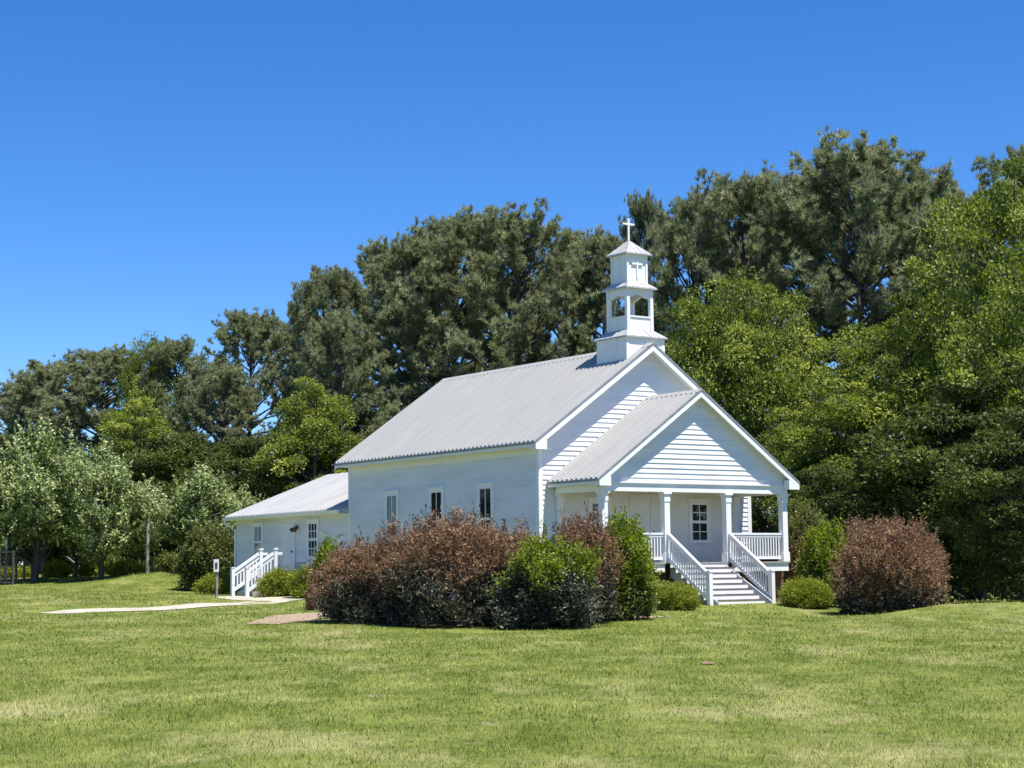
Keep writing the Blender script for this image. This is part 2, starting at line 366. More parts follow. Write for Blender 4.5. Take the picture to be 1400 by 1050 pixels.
# ------------------------------------------------------------------ the church
W, L, HE, HR, OV, OF, OB = 4.3425, 11.81, 5.07, 8.37, .38, .395, .425
D, OF2, WPE, HPE, HPR, WP, F = 2.337, .378, 4.06, 3.833, 6.65, 3.657, 1.31
PB = 1.25; CXS = (-WP, -PB, PB, WP)
church = empty('church', (0, 0, 0), 'white clapboard country church with grey metal roof, columned porch and small steeple', 'church')
mslope = (HR-HE)/(W+OV); pslope = (HPR-HPE)/WPE
AY1, AZE, AZR, AOV = 20.9, 3.42, 5.21, .38      # annex
aslope = (AZR-AZE)/(W+AOV)
def ribbed(name, mat, y0, y1, xe, ze, xr, zr, sx, thick=.03, pitch=.24, rib=.046, parent=church):
    """one roof slope: eave at |x|=xe, ridge at |x|=xr, ribs run down the slope"""
    n = max(1, round((y1-y0)/pitch)); p = (y1-y0)/n; prof = []
    for k in range(n):
        a = y0+k*p; prof += [(a, 0), (a+p*.47, 0), (a+p*.50, rib), (a+p*.93, rib)]
    prof.append((y1, 0))
    m_ = MB(); nn = len(prof)
    for off in (0, -thick):
        for (x, z) in ((xe, ze), (xr, zr)):
            for (y, r) in prof: m_.v.append((sx*x, y, z+(r if off == 0 else 0)+off))
    for k in range(nn-1):
        m_.f.append([k, k+1, nn+k+1, nn+k]); m_.f.append([2*nn+k, 3*nn+k, 3*nn+k+1, 2*nn+k+1])
        m_.f.append([k, 2*nn+k, 2*nn+k+1, k+1])
    m_.f.append([0, nn, 3*nn, 2*nn]); m_.f.append([nn-1, 3*nn-1, 4*nn-1, 2*nn-1])
    return m_.build(name, mat, parent)
# main walls
m_ = MB()
siding(m_, [(0, .2), (L, .2), (L, HE-.12), (0, HE-.12)], lambda u, z, o: (-W-o, L-u, z)); m_.build('wall', MT['siding'], church)
m_ = MB(); siding(m_, [(0, .2), (L, .2), (L, HE-.12), (0, HE-.12)], lambda u, z, o: (W+o, u, z)); m_.build('wall', MT['siding'], church)
gz_ = HE-mslope*0+mslope*OV-.10       # height of the gable side at the wall line
m_ = MB(); siding(m_, [(-W, .2), (W, .2), (W, gz_), (0, gz_+mslope*W), (-W, gz_)], lambda u, z, o: (u, -o, z)); m_.build('wall', MT['siding'], church)
m_ = MB(); siding(m_, [(-W, .2), (W, .2), (W, gz_), (0, gz_+mslope*W), (-W, gz_)], lambda u, z, o: (-u, L+o, z)); m_.build('wall', MT['siding'], church)
for x in (-W, W):
    s = 1 if x > 0 else -1
    for y0, y1 in ((-.035, .12), (L-.12, L+.035)):
        m_ = MB().box(min(x-s*.12, x+s*.035), max(x-s*.12, x+s*.035), y0, y1, .2, HE-.13); m_.build('corner_board', MT['trim'], church)
# foundation
MB().box(-W+.05, W-.05, .05, AY1-.05, -.6, .3).build('foundation', MT['brick'], church)
# main roof
for sx in (-1, 1): ribbed('roof', MT['roof'], -OF, L+OB, W+OV, HE, .0, HR, sx)
m_ = MB()
m_.prism([(-.16, -OF-.02, HR-.16*mslope+.035), (0, -OF-.02, HR+.05), (.16, -OF-.02, HR-.16*mslope+.035), (0, -OF-.02, HR+.02)], (0, L+OF+OB+.04, 0)); m_.build('ridge_cap', MT['roof'], church)
def rake(y, dirn, xe, ze, xr, zr, wd, th, name='rake_board', mat='trim', drop=.035):
    m_ = MB()
    for sx in (-1, 1):
        m_.prism([(sx*xe, y, ze-drop), (sx*xr, y, zr-drop), (sx*xr, y, zr-drop-wd), (sx*xe, y, ze-drop-wd)], (0, dirn*th, 0))
    return m_.build(name, MT[mat], church)
rake(-OF, 1, W+OV, HE, 0, HR, .20, .035); rake(L+OB, -1, W+OV, HE, 0, HR, .20, .035)
rake(-OF-.012, 1, W+OV+.01, HE+.03, 0, HR+.045, .085, .01, 'drip_edge', 'edge', .0)
def soffit(y0, y1, xe, ze, xr, zr, sx, drop):
    m_ = MB(); m_.poly([(sx*xe, y0, ze-drop), (sx*xe, y1, ze-drop), (sx*xr, y1, zr-drop), (sx*xr, y0, zr-drop)]); return m_
for sx in (-1, 1):
    soffit(-OF+.036, 0, W+OV-.02, HE, 0, HR, sx, .10).build('soffit', MT['white'], church)
    # boxed eave with fascia, flat soffit, frieze
    x0, x1 = sorted((sx*W, sx*(W+OV)))
    MB().box(min(sx*(W+OV-.025), sx*(W+OV)), max(sx*(W+OV-.025), sx*(W+OV)), -OF+.04, L+OB-.04, HE-.17, HE-.032).build('fascia', MT['trim'], church)
    xa, xb = sorted((sx*(W+OV), sx*(W+OV+.05)))
    MB().box(xa, xb, -OF, L+OB, HE-.075, HE-.025).build('drip_edge', MT['edge'], church)
    MB().box(min(sx*W, sx*(W+OV-.026)), max(sx*W, sx*(W+OV-.026)), .0, L+.0, HE-.16, HE-.14).build('soffit', MT['white'], church)
    MB().box(min(sx*(W), sx*(W+.03)), max(sx*(W), sx*(W+.03)), .13, L-.13, HE-.36, HE-.161).build('frieze', MT['trim'], church)
    # cornice return at the front
    m_ = MB(); xi = sx*(W-.05)
    m_.prism([(sx*(W+OV-.002), -OF+.002, HE-.035), (sx*(W+OV-.002), -OF+.002, HE-.24), (xi, -OF+.002, HE-.24), (xi, -OF+.002, HE+mslope*(OV+.05)-.24)], (0, OF-.03, 0)); m_.build('cornice_return', MT['trim'], church)
MB().box(-W+.13, -WPE+.2, -.045, -.002, HE-.24, HE-.14).build('belt_board', MT['trim'], church)
# windows -------------------------------------------------
def window(plane, c, u0, u1, z0, z1, cols, rows, curtain_sheen=False, casing=.1, s=-1):
    """plane 'x': wall faces -x at x=c, u is y.  plane 'y': wall faces -y at y=c, u is x"""
    def B(m_, a0, a1, b0, b1, o0, o1):
        if plane == 'x': m_.box(c-o1, c-o0, a0, a1, b0, b1)
        else: m_.box(a0, a1, c-o1, c-o0, b0, b1)
    fr = MB(); k = casing
    B(fr, u0-k, u0, z0-.03, z1+k, .0, .055); B(fr, u1, u1+k, z0-.03, z1+k, .0, .055)
    B(fr, u0-k-.04, u1+k+.04, z1+k, z1+k+.05, .0, .075); B(fr, u0, u1, z1, z1+k, .0, .053)
    B(fr, u0-k-.04, u1+k+.04, z0-.09, z0-.03, .0, .085)
    zm = (z0+z1)/2; sf = .045
    for (a, bz, o1) in ((z0-.03, zm, .042), (zm, z1, .05)):
        B(fr, u0, u0+sf, a, bz, .026, o1); B(fr, u1-sf, u1, a, bz, .026, o1)
        B(fr, u0+sf, u1-sf, a, a+sf, .026, o1); B(fr, u0+sf, u1-sf, bz-sf, bz, .026, o1)
        for i in range(1, cols):
            uc = u0+(u1-u0)*i/cols; B(fr, uc-.014, uc+.014, a+sf, bz-sf, .026, o1-.004)
        for i in range(1, rows):
            zc = a+(bz-a)*i/rows; B(fr, u0+sf, u1-sf, zc-.014, zc+.014, .026, o1-.006)
    o = fr.build('window', MT['trim'], church)
    gl = MB(); B(gl, u0, u1, z0-.03, z1, .022, .030); gl.build('pane', MT['glass'], o)
    if curtain_sheen:
        cu = MB(); B(cu, u0+.06, u1-.06, zm+.05, z1-.06, .0301, .033); cu.build('curtain_sheen', MT['curtain_sheen'], o)
    return o
for yc, cu in ((8.75, True), (5.85, False), (2.9, False)):  # back window: sky reflection on the upper panes painted as a grey-blue panel
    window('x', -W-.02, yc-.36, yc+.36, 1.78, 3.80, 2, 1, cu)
window('y', -.055, 1.70, 2.40, 2.03, 3.24, 2, 2)
window('y', -.055, -2.40, -1.70, 2.03, 3.24, 2, 2)
# porch -------------------------------------------------
pw = MB().box(-3.74, 3.74, -.052, -.001, F, 3.60); pw.build('porch_wall', MT['porchwall'], church)
dr = MB()
for s in (-1, 1):
    a, b2 = sorted((s*.012, s*.75))
    dr.box(a, b2, -.075, -.053, F+.01, 3.36)
for s in (-1, 1):     # raised panel mouldings
    for z0, z1 in ((F+.18, F+.75), (F+.9, F+1.9)):
        a, b2 = sorted((s*.15, s*.62))
        dr.box(a, b2, -.083, -.0751, z0, z1)
do = dr.build('door', MT['porchwall'], church, bevel=.004)
MB().tube([(.08, -.076, 2.29), (.08, -.12, 2.29), (.08, -.15, 2.29)], [.02, .02, .032], 10).build('knob', MT['black'], do)
cs = MB(); cs.box(-.86, -.755, -.09, -.053, F, 3.46); cs.box(.755, .86, -.09, -.053, F, 3.46); cs.box(-.7549, .7549, -.088, -.053, 3.365, 3.46); cs.box(-.9, .9, -.1, -.053, 3.461, 3.5)
cs.build('door_frame', MT['porchwall'], do)
fl = MB().box(-3.80, 3.80, -D-.14, -.06, F-.04, F); fl.build('porch_floor', MT['deck'], church)
for bx in ((-3.72, -PB-.12, -D-.09, -D-.05), (PB+.12, 3.72, -D-.09, -D-.05), (-3.76, -3.721, -D-.09, -.06), (3.721, 3.76, -D-.09, -.06)):
    MB().box(*bx, F-.30, F-.041).build('skirt_board', MT['trim'], church)
for x in CXS:
    MB().box(x-.2, x+.2, -D+.25, -D+.6, -.5, F-.05).build('brick_pier', MT['brick'], church)
MB().box(-3.7, 3.7, -1.4, -.2, -.4, F-.32).build('crawl_space_wall', MT['brick'], church)
ce = MB().box(-3.75, 3.75, -D+.08, -.06, 3.602, 3.62); ce.build('porch_ceiling', MT['porchwall'], church)
ZB = 3.47
bm_ = MB(); bm_.box(-3.78, 3.78, -D-.10, -D+.10, ZB, 3.74); bm_.box(-3.78, -3.58, -D+.1001, -.06, ZB, 3.60); bm_.box(3.58, 3.78, -D+.1001, -.06, ZB, 3.60)
bm_.build('porch_beam', MT['trim'], church)
MB().box(-3.84, 3.84, -D-.15, -D-.101, 3.72, 3.76).build('beam_cap', MT['trim'], church)
def post(x, y, half=False):
    m_ = MB(); h = .105
    ys = (y-h, y+h) if not half else (-.16, -.055)
    m_.box(x-h, x+h, ys[0], ys[1], F+.28, ZB-.30)
    e = .03
    y0, y1 = ys[0]-e, (ys[1]+e if not half else ys[1])
    m_.box(x-h-e, x+h+e, y0, y1, F, F+.28); m_.box(x-h-.014, x+h+.014, ys[0]-.014, ys[1]+(0 if half else .014), F+.281, F+.31)
    m_.box(x-h-.015, x+h+.015, ys[0]-.015, ys[1]+(0 if half else .015), ZB-.30, ZB-.07); m_.box(x-h-.05, x+h+.05, ys[0]-.05, ys[1]+(0 if half else .05), ZB-.07, ZB-.001)
    return m_.build('column' if not half else 'pilaster', MT['trim'], church, bevel=.005)
for x in CXS: post(x, -D)
for x in (-3.62, 3.62): post(x, 0, True)
def railing(a, b2, ztop=F+.91, zbot=F+.12, name='railing'):
    m_ = MB(); a, b2 = Vector(a), Vector(b2); n = max(2, int((b2-a).length/.115)); up = Vector((0, 0, 1))
    m_.bar(a+up*(ztop-.03), b2+up*(ztop-.03), .09, .06); m_.bar(a+up*(ztop-.10), b2+up*(ztop-.10), .05, .07); m_.bar(a+up*zbot, b2+up*zbot, .06, .08)
    for i in range(1, n):
        p = a.lerp(b2, i/n); m_.box(p.x-.019, p.x+.019, p.y-.019, p.y+.019, zbot+.04, ztop-.135)
    return m_.build(name, MT['trim'], church)
railing((-WP+.11, -D, 0), (-PB-.11, -D, 0)); railing((PB+.11, -D, 0), (WP-.11, -D, 0))
railing((-WP, -D+.11, 0), (-WP, -.17, 0)); railing((WP, -D+.11, 0), (WP, -.17, 0))
# porch gable
m_ = MB(); pgz = HPE+pslope*(WPE-3.78)-.05
siding(m_, [(-3.78, 3.74), (3.78, 3.74), (3.78, pgz), (0, pgz+pslope*3.78), (-3.78, pgz)], lambda u, z, o: (u, -D-.06-o, z), .155, .024); m_.build('porch_gable', MT['siding'], church)
for sx in (-1, 1):
    ribbed('porch_roof', MT['roof'], -D-OF2, -.03, WPE, HPE, 0, HPR, sx)
    soffit(-D-OF2+.036, -D-.06, WPE-.02, HPE, 0, HPR, sx, .075).build('soffit', MT['white'], church)
    xa, xb = sorted((sx*(WPE-.025), sx*WPE)); MB().box(xa, xb, -D-OF2+.04, -.06, HPE-.17, HPE-.032).build('fascia', MT['trim'], church)
    xa, xb = sorted((sx*WPE, sx*(WPE+.045))); MB().box(xa, xb, -D-OF2, -.06, HPE-.075, HPE-.02).build('drip_edge', MT['edge'], church)
    xa, xb = sorted((sx*3.785, sx*(WPE-.026))); MB().box(xa, xb, -D-.05, -.06, HPE-.16, HPE-.14).build('soffit', MT['white'], church)
    m_ = MB(); xi = sx*3.62; yq = -D-OF2+.002
    m_.prism([(sx*(WPE-.002), yq, HPE-.035), (sx*(WPE-.002), yq, HPE-.22), (xi, yq, HPE-.22), (xi, yq, HPE+pslope*.4-.2)], (0, OF2-.12, 0)); m_.build('cornice_return', MT['trim'], church)
    m_ = MB(); m_.prism([(sx*3.78, -.10, 3.60), (sx*3.78, -D, 3.60), (sx*3.78, -D, HPE+.1), (sx*3.78, -.10, HPE+.1)], (-sx*.02, 0, 0)); m_.build('porch_frieze', MT['trim'], church)
rake(-D-OF2, 1, WPE, HPE, 0, HPR, .17, .035); rake(-D-OF2-.012, 1, WPE+.01, HPE+.03, 0, HPR+.045, .075, .01, 'drip_edge', 'edge', 0)
m_ = MB(); m_.prism([(-.14, -D-OF2-.02, HPR-.14*pslope+.035), (0, -D-OF2-.02, HPR+.05), (.14, -D-OF2-.02, HPR-.14*pslope+.035), (0, -D-OF2-.02, HPR+.02)], (0, D+OF2-.02, 0)); m_.build('ridge_cap', MT['roof'], church)
# front stairs
NR = 8; rise = F/NR; run = .255; YS = -D-.10
st = MB()
for i in range(NR):            # risers, white
    zt = F-i*rise; y = YS-i*run
    st.box(-1.18, 1.18, y-.022, y, zt-rise+.004, zt-.032)
sto = st.build('stairs', MT['trim'], church)
tr = MB()
for i in range(1, NR):
    zt = F-i*rise; y = YS-(i-1)*run
    tr.box(-1.22, 1.22, y-run-.034, y-.023, zt-.030, zt)
tr.build('tread', MT['tread'], sto)
for s in (-1, 1):
    sg = MB(); x0 = s*1.10
    yb = YS-(NR-1)*run
    sg.prism([(x0, YS+.1, F-.05), (x0, YS+.1, F-.45), (x0, yb-.02, -.12), (x0, yb-.30, -.12), (x0, yb-.30, .10)], (-s*.05, 0, 0))
    sg.build('stringer', MT['greyboard'], sto)
    x = s*1.25; yn = -4.35; zn = tz(x, yn)
    hr = MB()
    a = Vector((x, -D-.105, F+.88)); b2 = Vector((x, yn+.05, .93))
    hr.bar(a, b2, .10, .07); hr.bar(a-Vector((0, 0, .08)), b2-Vector((0, 0, .08)), .05, .09)
    lo = Vector((0, 0, -.76)); hr.bar(a+lo, b2+lo, .06, .09)
    for i in range(1, 17):
        p = a.lerp(b2, i/17); hr.box(x-.018, x+.018, p.y-.018, p.y+.018, p.z-.74, p.z-.12)
    hr.build('handrail', MT['trim'], sto)
    nw = MB(); nw.box(x-.065, x+.065, yn-.065, yn+.065, zn-.1, 1.0); nw.box(x-.08, x+.08, yn-.08, yn+.08, 1.0, 1.03); nw.prism([(x-.07, yn-.07, 1.031), (x+.07, yn-.07, 1.031), (x+.07, yn+.07, 1.031), (x-.07, yn+.07, 1.031)], (0, 0, .02))
    nw.build('newel', MT['trim'], sto)
# steeple -------------------------------------------------
TY = .79
steeple = MB()
bh = .78
for f in range(4):             # base block of broad panels with corner boards
    pass
steeple.box(-bh, bh, TY-bh, TY+bh, 7.2, 8.62)
for sx in (-1, 1):
    for sy in (-1, 1): 
        cx_, cy_ = sx*(bh-.045), TY+sy*(bh-.045)
        steeple.box(cx_-.06, cx_+.06, cy_-.06, cy_+.06, 7.25, 8.60)
for y in (TY-bh/3, TY+bh/3): steeple.box(-bh-.012, bh+.012, y-.02, y+.02, 7.25, 8.59)
stp = steeple.build('steeple', MT['white'], church)
def skirt_roof(z0, z1, h0, h1, name, ribs=True, lip=.045):
    m_ = MB()
    def ring(h, z): return [(-h, TY-h, z), (h, TY-h, z), (h, TY+h, z), (-h, TY+h, z)]
    a, b2, c2 = ring(h0, z0-lip), ring(h0, z0), ring(h1, z1)
    for k in range(4):
        j = (k+1) % 4; m_.poly([a[k], a[j], b2[j], b2[k]])
        if h1 > .01: m_.poly([b2[k], b2[j], c2[j], c2[k]])
        else: m_.poly([b2[k], b2[j], (0, TY, z1)])
    m_.poly(a[::-1])
    if ribs:
        for k in range(4):
            j = (k+1) % 4; n = 5
            for i in range(0, n+1):
                t = i/n; p = Vector(b2[k]).lerp(Vector(b2[j]), t); q = Vector(c2[k]).lerp(Vector(c2[j]), t) if h1 > .01 else None
                if q is None:
                    mid = Vector(b2[k]).lerp(Vector(b2[j]), .5); fr_ = 1-abs(2*t-1)
                    q = p+(Vector((0, TY, z1))-mid)*fr_ if 0 < i < n else Vector((0, TY, z1))
                if (q-p).length > .02: m_.bar(p, q, .022, .026)
    return m_.build(name, MT['skirtroof'], stp)
skirt_roof(8.64, 8.88, .87, .56, 'skirt_roof')
bh2 = .55; zb0, zb1 = 8.80, 10.27
bel = MB(); cw = .125
for sx in (-1, 1):
    for sy in (-1, 1):
        x0, x1 = sorted((sx*bh2, sx*(bh2-cw))); y0, y1 = sorted((TY+sy*bh2, TY+sy*(bh2-cw))); bel.box(x0, x1, y0, y1, zb0, zb1)
ih = bh2-cw
hd = [(-ih, 9.93), (0, 10.08), (ih, 9.93), (ih, zb1), (-ih, zb1)]
for s in (-1, 1):
    yo = TY+s*(bh2-.02); xo = s*(bh2-.02)
    bel.box(-ih, ih, min(yo, yo-s*.07), max(yo, yo-s*.07), zb0, 9.30); bel.box(xo-.07*(s > 0), xo+.07*(s < 0), TY-ih, TY+ih, zb0, 9.30)
    bel.box(-ih, ih, min(yo+s*.03, yo-s*.07), max(yo+s*.03, yo-s*.07), 9.301, 9.35); bel.box(min(xo+s*.03, xo-s*.07), max(xo+s*.03, xo-s*.07), TY-ih, TY+ih, 9.301, 9.35)
    for half in (-1, 1):
        pl = [(half*ih, 9.93), (0, 10.08), (0, zb1), (half*ih, zb1)]
        bel.prism([(u, yo, z) for u, z in pl], (0, -s*.07, 0)); bel.prism([(xo, TY+u, z) for u, z in pl], (-s*.07, 0, 0))
bel.box(-ih, ih, TY-ih, TY+ih, 8.9, 8.95)
bel.build('belfry', MT['white'], stp)
skirt_roof(10.29, 10.47, .655, .43, 'skirt_roof')
bh3 = .425; tp = MB(); tp.box(-bh3+.02, bh3-.02, TY-bh3+.02, TY+bh3-.02, 10.35, 11.41)
for sx in (-1, 1):
    for sy in (-1, 1):
        cx_, cy_ = sx*(bh3-.03), TY+sy*(bh3-.03); tp.box(cx_-.04, cx_+.04, cy_-.04, cy_+.04, 10.40, 11.41)
for s in (-1, 1):
    yo = TY+s*(bh3-.019)
    tp.box(-.36, .36, min(yo, yo+s*.018), max(yo, yo+s*.018), 11.22, 11.40); tp.box(-.36, .36, min(yo, yo+s*.018), max(yo, yo+s*.018), 10.41, 10.55)
    xo = s*(bh3-.019); tp.box(min(xo, xo+s*.012), max(xo, xo+s*.012), TY-.02, TY+.02, 10.45, 11.39)
tpo = tp.build('lantern', MT['white'], stp)
rc = MB(); yr = TY-bh3+.02; rc.box(-.028, .028, yr-.045, yr-.001, 10.60, 11.24); rc.box(-.22, -.0281, yr-.044, yr-.001, 11.06, 11.12); rc.box(.0281, .22, yr-.044, yr-.001, 11.06, 11.12)
rc.build('relief_cross', MT['trim'], stp)
skirt_roof(11.44, 11.95, .54, 0.0, 'spire_roof')
cr_ = MB(); cr_.box(-.03, .03, TY-.03, TY+.03, 11.90, 12.68); cr_.box(-.24, -.0301, TY-.028, TY+.028, 12.455, 12.515); cr_.box(.0301, .24, TY-.028, TY+.028, 12.455, 12.515)
cr_.build('cross', MT['trim'], stp, bevel=.006)
# annex -------------------------------------------------
m_ = MB(); siding(m_, [(0, .3), (AY1-L, .3), (AY1-L, 3.30), (0, 3.30)], lambda u, z, o: (-W-o, AY1-u, z), .15); m_.build('wall', MT['siding'], church)
MB().prism([(-W-AOV, L+.02, AZE-.16), (-W, L+.02, AZE-.16), (-W, L+.02, AZE+aslope*AOV-.05), (-W-AOV, L+.02, AZE-.02)], (0, .05, 0)).build('eave_end', MT['greyboard'], church)
m_ = MB(); siding(m_, [(0, .3), (AY1-L, .3), (AY1-L, 3.30), (0, 3.30)], lambda u, z, o: (W+o, L+u, z), .15); m_.build('wall', MT['siding'], church)
m_ = MB(); siding(m_, [(-W, .3), (W, .3), (W, AZE+aslope*AOV-.1), (0, AZE+aslope*(W+AOV)-.1), (-W, AZE+aslope*AOV-.1)], lambda u, z, o: (-u, AY1+o, z), .15); m_.build('wall', MT['siding'], church)
MB().box(-W-.03, -W+.1, AY1-.1, AY1+.03, .3, 3.28).build('corner_board', MT['trim'], church)
for sx in (-1, 1):
    ribbed('roof', MT['roofwhite'], L+.03, AY1+.4, W+AOV, AZE, 0, AZR, sx, pitch=.25, rib=.03)
    xa, xb = sorted((sx*(W+AOV-.025), sx*(W+AOV))); MB().box(xa, xb, L+.03, AY1+.36, AZE-.17, AZE-.032).build('fascia', MT['trim'], church)
    xa, xb = sorted((sx*W, sx*(W+AOV-.026))); MB().box(xa, xb, L+.04, AY1+.36, AZE-.15, AZE-.13).build('soffit', MT['white'], church)
rake(AY1+.4, -1, W+AOV, AZE, 0, AZR, .17, .035)
gt = MB(); xg = -(W+AOV)
gt.prism([(xg-.002, 0, AZE-.03), (xg-.002, 0, AZE-.14), (xg-.09, 0, AZE-.14), (xg-.12, 0, AZE-.03)], (0, AY1+.40-L-.05, 0))
for i, v in enumerate(gt.v): gt.v[i] = (v[0], v[1]+L+.05, v[2])
gt.build('gutter', MT['trim'], church)
ds_ = MB(); yd = AY1+.06
ds_.tube([(xg-.06, yd+.2, AZE-.14), (xg-.06, yd+.2, AZE-.25), (-W-.08, yd-.02, AZE-.55), (-W-.08, yd-.02, .55), (-W-.25, yd-.02, .42)], [.045]*5, 8); ds_.build('downspout', MT['trim'], church)
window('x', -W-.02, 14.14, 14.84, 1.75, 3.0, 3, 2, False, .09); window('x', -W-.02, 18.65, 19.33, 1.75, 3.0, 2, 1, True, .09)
ad = MB(); ad.box(-W-.05, -W-.02, 16.02, 16.92, 1.0, 2.92); do = ad.build('door', MT['white'], church)
ac = MB()
ac.box(-W-.065, -W-.02, 15.92, 16.018, 1.0, 3.02); ac.box(-W-.065, -W-.02, 16.922, 17.02, 1.0, 3.02); ac.box(-W-.063, -W-.02, 16.019, 16.921, 2.921, 3.02); ac.build('door_frame', MT['trim'], do)
MB().tube([(-W-.05, 16.12, 1.95), (-W-.11, 16.12, 1.95)], [.03, .035], 8).build('knob', MT['black'], do)
MB().box(-W-.052, -W-.021, 15.1, 15.9, .55, 1.55).build('crawl_hatch', MT['greyboard'], church)
lt = MB(); lx, ly, lz = -W-.1, 15.72, 2.78
lt.box(-W-.045, -W-.02, ly-.17, ly+.17, lz-.22, lz+.16)
lo_ = lt.build('wall_light', MT['white'], church)
fx = MB()
for dy in (-.1, .1): fx.tube([(lx+.02, ly+dy*.3, lz+.08), (lx-.07, ly+dy, lz+.03), (lx-.16, ly+dy*1.5, lz-.05)], [.03, .06, .085], 10)
fx.box(-W-.12, -W-.0451, ly-.06, ly+.06, lz+.02, lz+.14); fx.build('lamp_head', MT['black'], lo_)
# side steps with white railings
ss = empty('side_steps', (-5.6, 16.4, tz(-5.6, 16.4)), 'small concrete steps with two white picket handrails by the side door', 'steps')
off = ss.location
def loc(m_): m_.v = [(x-off.x, y-off.y, z-off.z) for x, y, z in m_.v]; return m_
m_ = MB().box(-5.35, -W-.06, 15.7, 17.1, .1, .98); loc(m_).build('landing', MT['concrete'], ss)
m_ = MB()
for i in range(3): m_.box(-5.35-(i+1)*.3, -5.3501-i*.3, 15.75, 17.05, .1, .98-(i+1)*.17)
loc(m_).build('step', MT['concrete'], ss)
for y in (15.8, 17.0):
    m_ = MB(); zb = tz(-6.45, y); xb_, xt_ = -6.45, -5.28
    m_.box(xb_-.065, xb_+.065, y-.065, y+.065, zb-.1, zb+1.04); m_.box(xb_-.08, xb_+.08, y-.08, y+.08, zb+1.04, zb+1.08)
    m_.box(xt_-.065, xt_+.065, y-.065, y+.065, .98, 2.02); m_.box(xt_-.085, xt_+.085, y-.085, y+.085, 2.02, 2.09)
    a = Vector((xb_+.06, y, zb+.93)); b2 = Vector((xt_-.06, y, 1.90))
    m_.bar(a, b2, .07, .10); lo = Vector((0, 0, -.17)); m_.bar(a+lo, b2+lo, .05, .06); lo = Vector((0, 0, -.70)); m_.bar(a+lo, b2+lo, .05, .11)
    for i in range(1, 8):
        p = a.lerp(b2, i/8); m_.box(p.x-.028, p.x+.028, y-.022, y+.022, p.z-.66, p.z-.14)
    m_.bar((xt_+.06, y, 1.88), (-W-.6, y, 1.88), .07, .1)
    loc(m_).build('railing', MT['white'], ss)

# ------------------------------------------------------------------ foliage
def unit(a): return a/np.maximum(np.linalg.norm(a, axis=1, keepdims=True), 1e-9)
def leaves(c, d, ln, wd, rg, flat=None):         # diamond leaves from base c along d
    n = len(c); d = unit(d)
    s = np.cross(d, rg.normal(size=(n, 3)) if flat is None else flat); s = unit(s)*(wd/2)[:, None]
    m_ = c+d*(ln*.5)[:, None]
    return np.stack([c, m_+s, c+d*ln[:, None], m_-s], 1).reshape(-1, 3)
def needles(c, d, ln, wd, rg):
    n = len(c); d = unit(d); s = unit(np.cross(d, rg.normal(size=(n, 3))))*(wd/2)[:, None]
    return np.stack([c-s, c+s, c+d*ln[:, None]], 1).reshape(-1, 3)
def pine_tree(seed, H=20., R=4.2, cb=.42, nl=40, tall=False):
    rg = np.random.default_rng(seed); wood = MB()
    lean = rg.normal(0, .02, 2); ph = rg.uniform(0, 6, 2)
    def tk(t): z = t*H; return Vector((lean[0]*z+.18*math.sin(3*t+ph[0]), lean[1]*z+.18*math.sin(2.5*t+ph[1]), z))
    base0 = tk(0)
    def T(t): return tk(t)-Vector((base0.x, base0.y, 0))
    ks = np.linspace(0, 1, 14); wood.tube([T(t)-Vector((0, 0, .3 if t == 0 else 0)) for t in ks], [.27*(1-t)**.8+.025 for t in ks], 8)
    C = []; DI = []; B = []
    for i in range(nl):
        s = (i+rg.uniform(0, .9))/nl; s = s**.92; t = cb+(1-cb)*s*.985
        az = i*2.39996+rg.normal(0, .3)
        prof = (1-s**3.0)**.55*(.66+.34*min(1, s/.25))
        Ln = max(.6, R*prof*rg.uniform(.84, 1.06)); el = R_(2+52*s+rg.normal(0, 8))
        p0 = T(t); dr = Vector((math.cos(az)*math.cos(el), math.sin(az)*math.cos(el), math.sin(el)))
        pts = [p0]
        for k in range(1, 6):
            q = k/5; pts.append(p0+dr*Ln*q+Vector((0, 0, Ln*.16*q*q))+Vector(rg.normal(0, .05*Ln*.3, 3)))
        r0 = .028+.018*Ln*(1-.5*s); wood.tube(pts, [r0*(1-.8*k/5) for k in range(6)], 5)
        nsub = int((8+7*Ln/R)*(.55+.45*min(1, s/.3)))
        for j in range(nsub):
            q = rg.uniform(.30, 1.0)**.8; k = min(4, int(q*5)); fr = q*5-k; a = pts[k].lerp(pts[k+1], fr)
            sd = Vector(rg.normal(0, 1, 3)); sd.z = abs(sd.z)*.55+.15
            sd = (dr*.7+sd.normalized()*1.0).normalized(); sl_ = rg.uniform(.55, 1.25)*(.55+.45*Ln/R)
            bb = rg.normal(0, .10); e = a+sd*sl_; wood.tube([a, e], [.02, .008], 3, False)
            for h in range(rg.integers(5, 8)):
                g_ = rg.uniform(.25, 1.02); C.append(a.lerp(e, g_)+Vector(rg.normal(0, .13, 3))); DI.append(sd)
                B.append(bb+rg.normal(0, .10))
    for j in range(14): C.append(T(1-.03*rg.uniform(0, 1))+Vector(rg.normal(0, .2, 3))); DI.append(Vector((0, 0, 1))); B.append(0)
    C = np.array(C); DI = np.array(DI); B = np.array(B); k = 24; n = len(C)
    c = np.repeat(C, k, 0)+rg.normal(0, .04, (n*k, 3)); d = np.repeat(DI, k, 0)*.75+unit(rg.normal(size=(n*k, 3)))*.95+np.array([0, 0, .35])
    V = needles(c, d, rg.uniform(.20, .38, n*k), rg.uniform(.032, .055, n*k), rg)
    v = np.clip(.42+np.repeat(B, k)+rg.normal(0, .17, n*k), 0, 1)
    root = empty('pine_tree', (0, 0, 0))
    wood.build('trunk', MT['pinebark'], root, smooth=True); fast_mesh('crown', V, 3, [MT['pine']], root, v)
    root['H'] = float(np.percentile(V[:, 2], 99.8)); return root
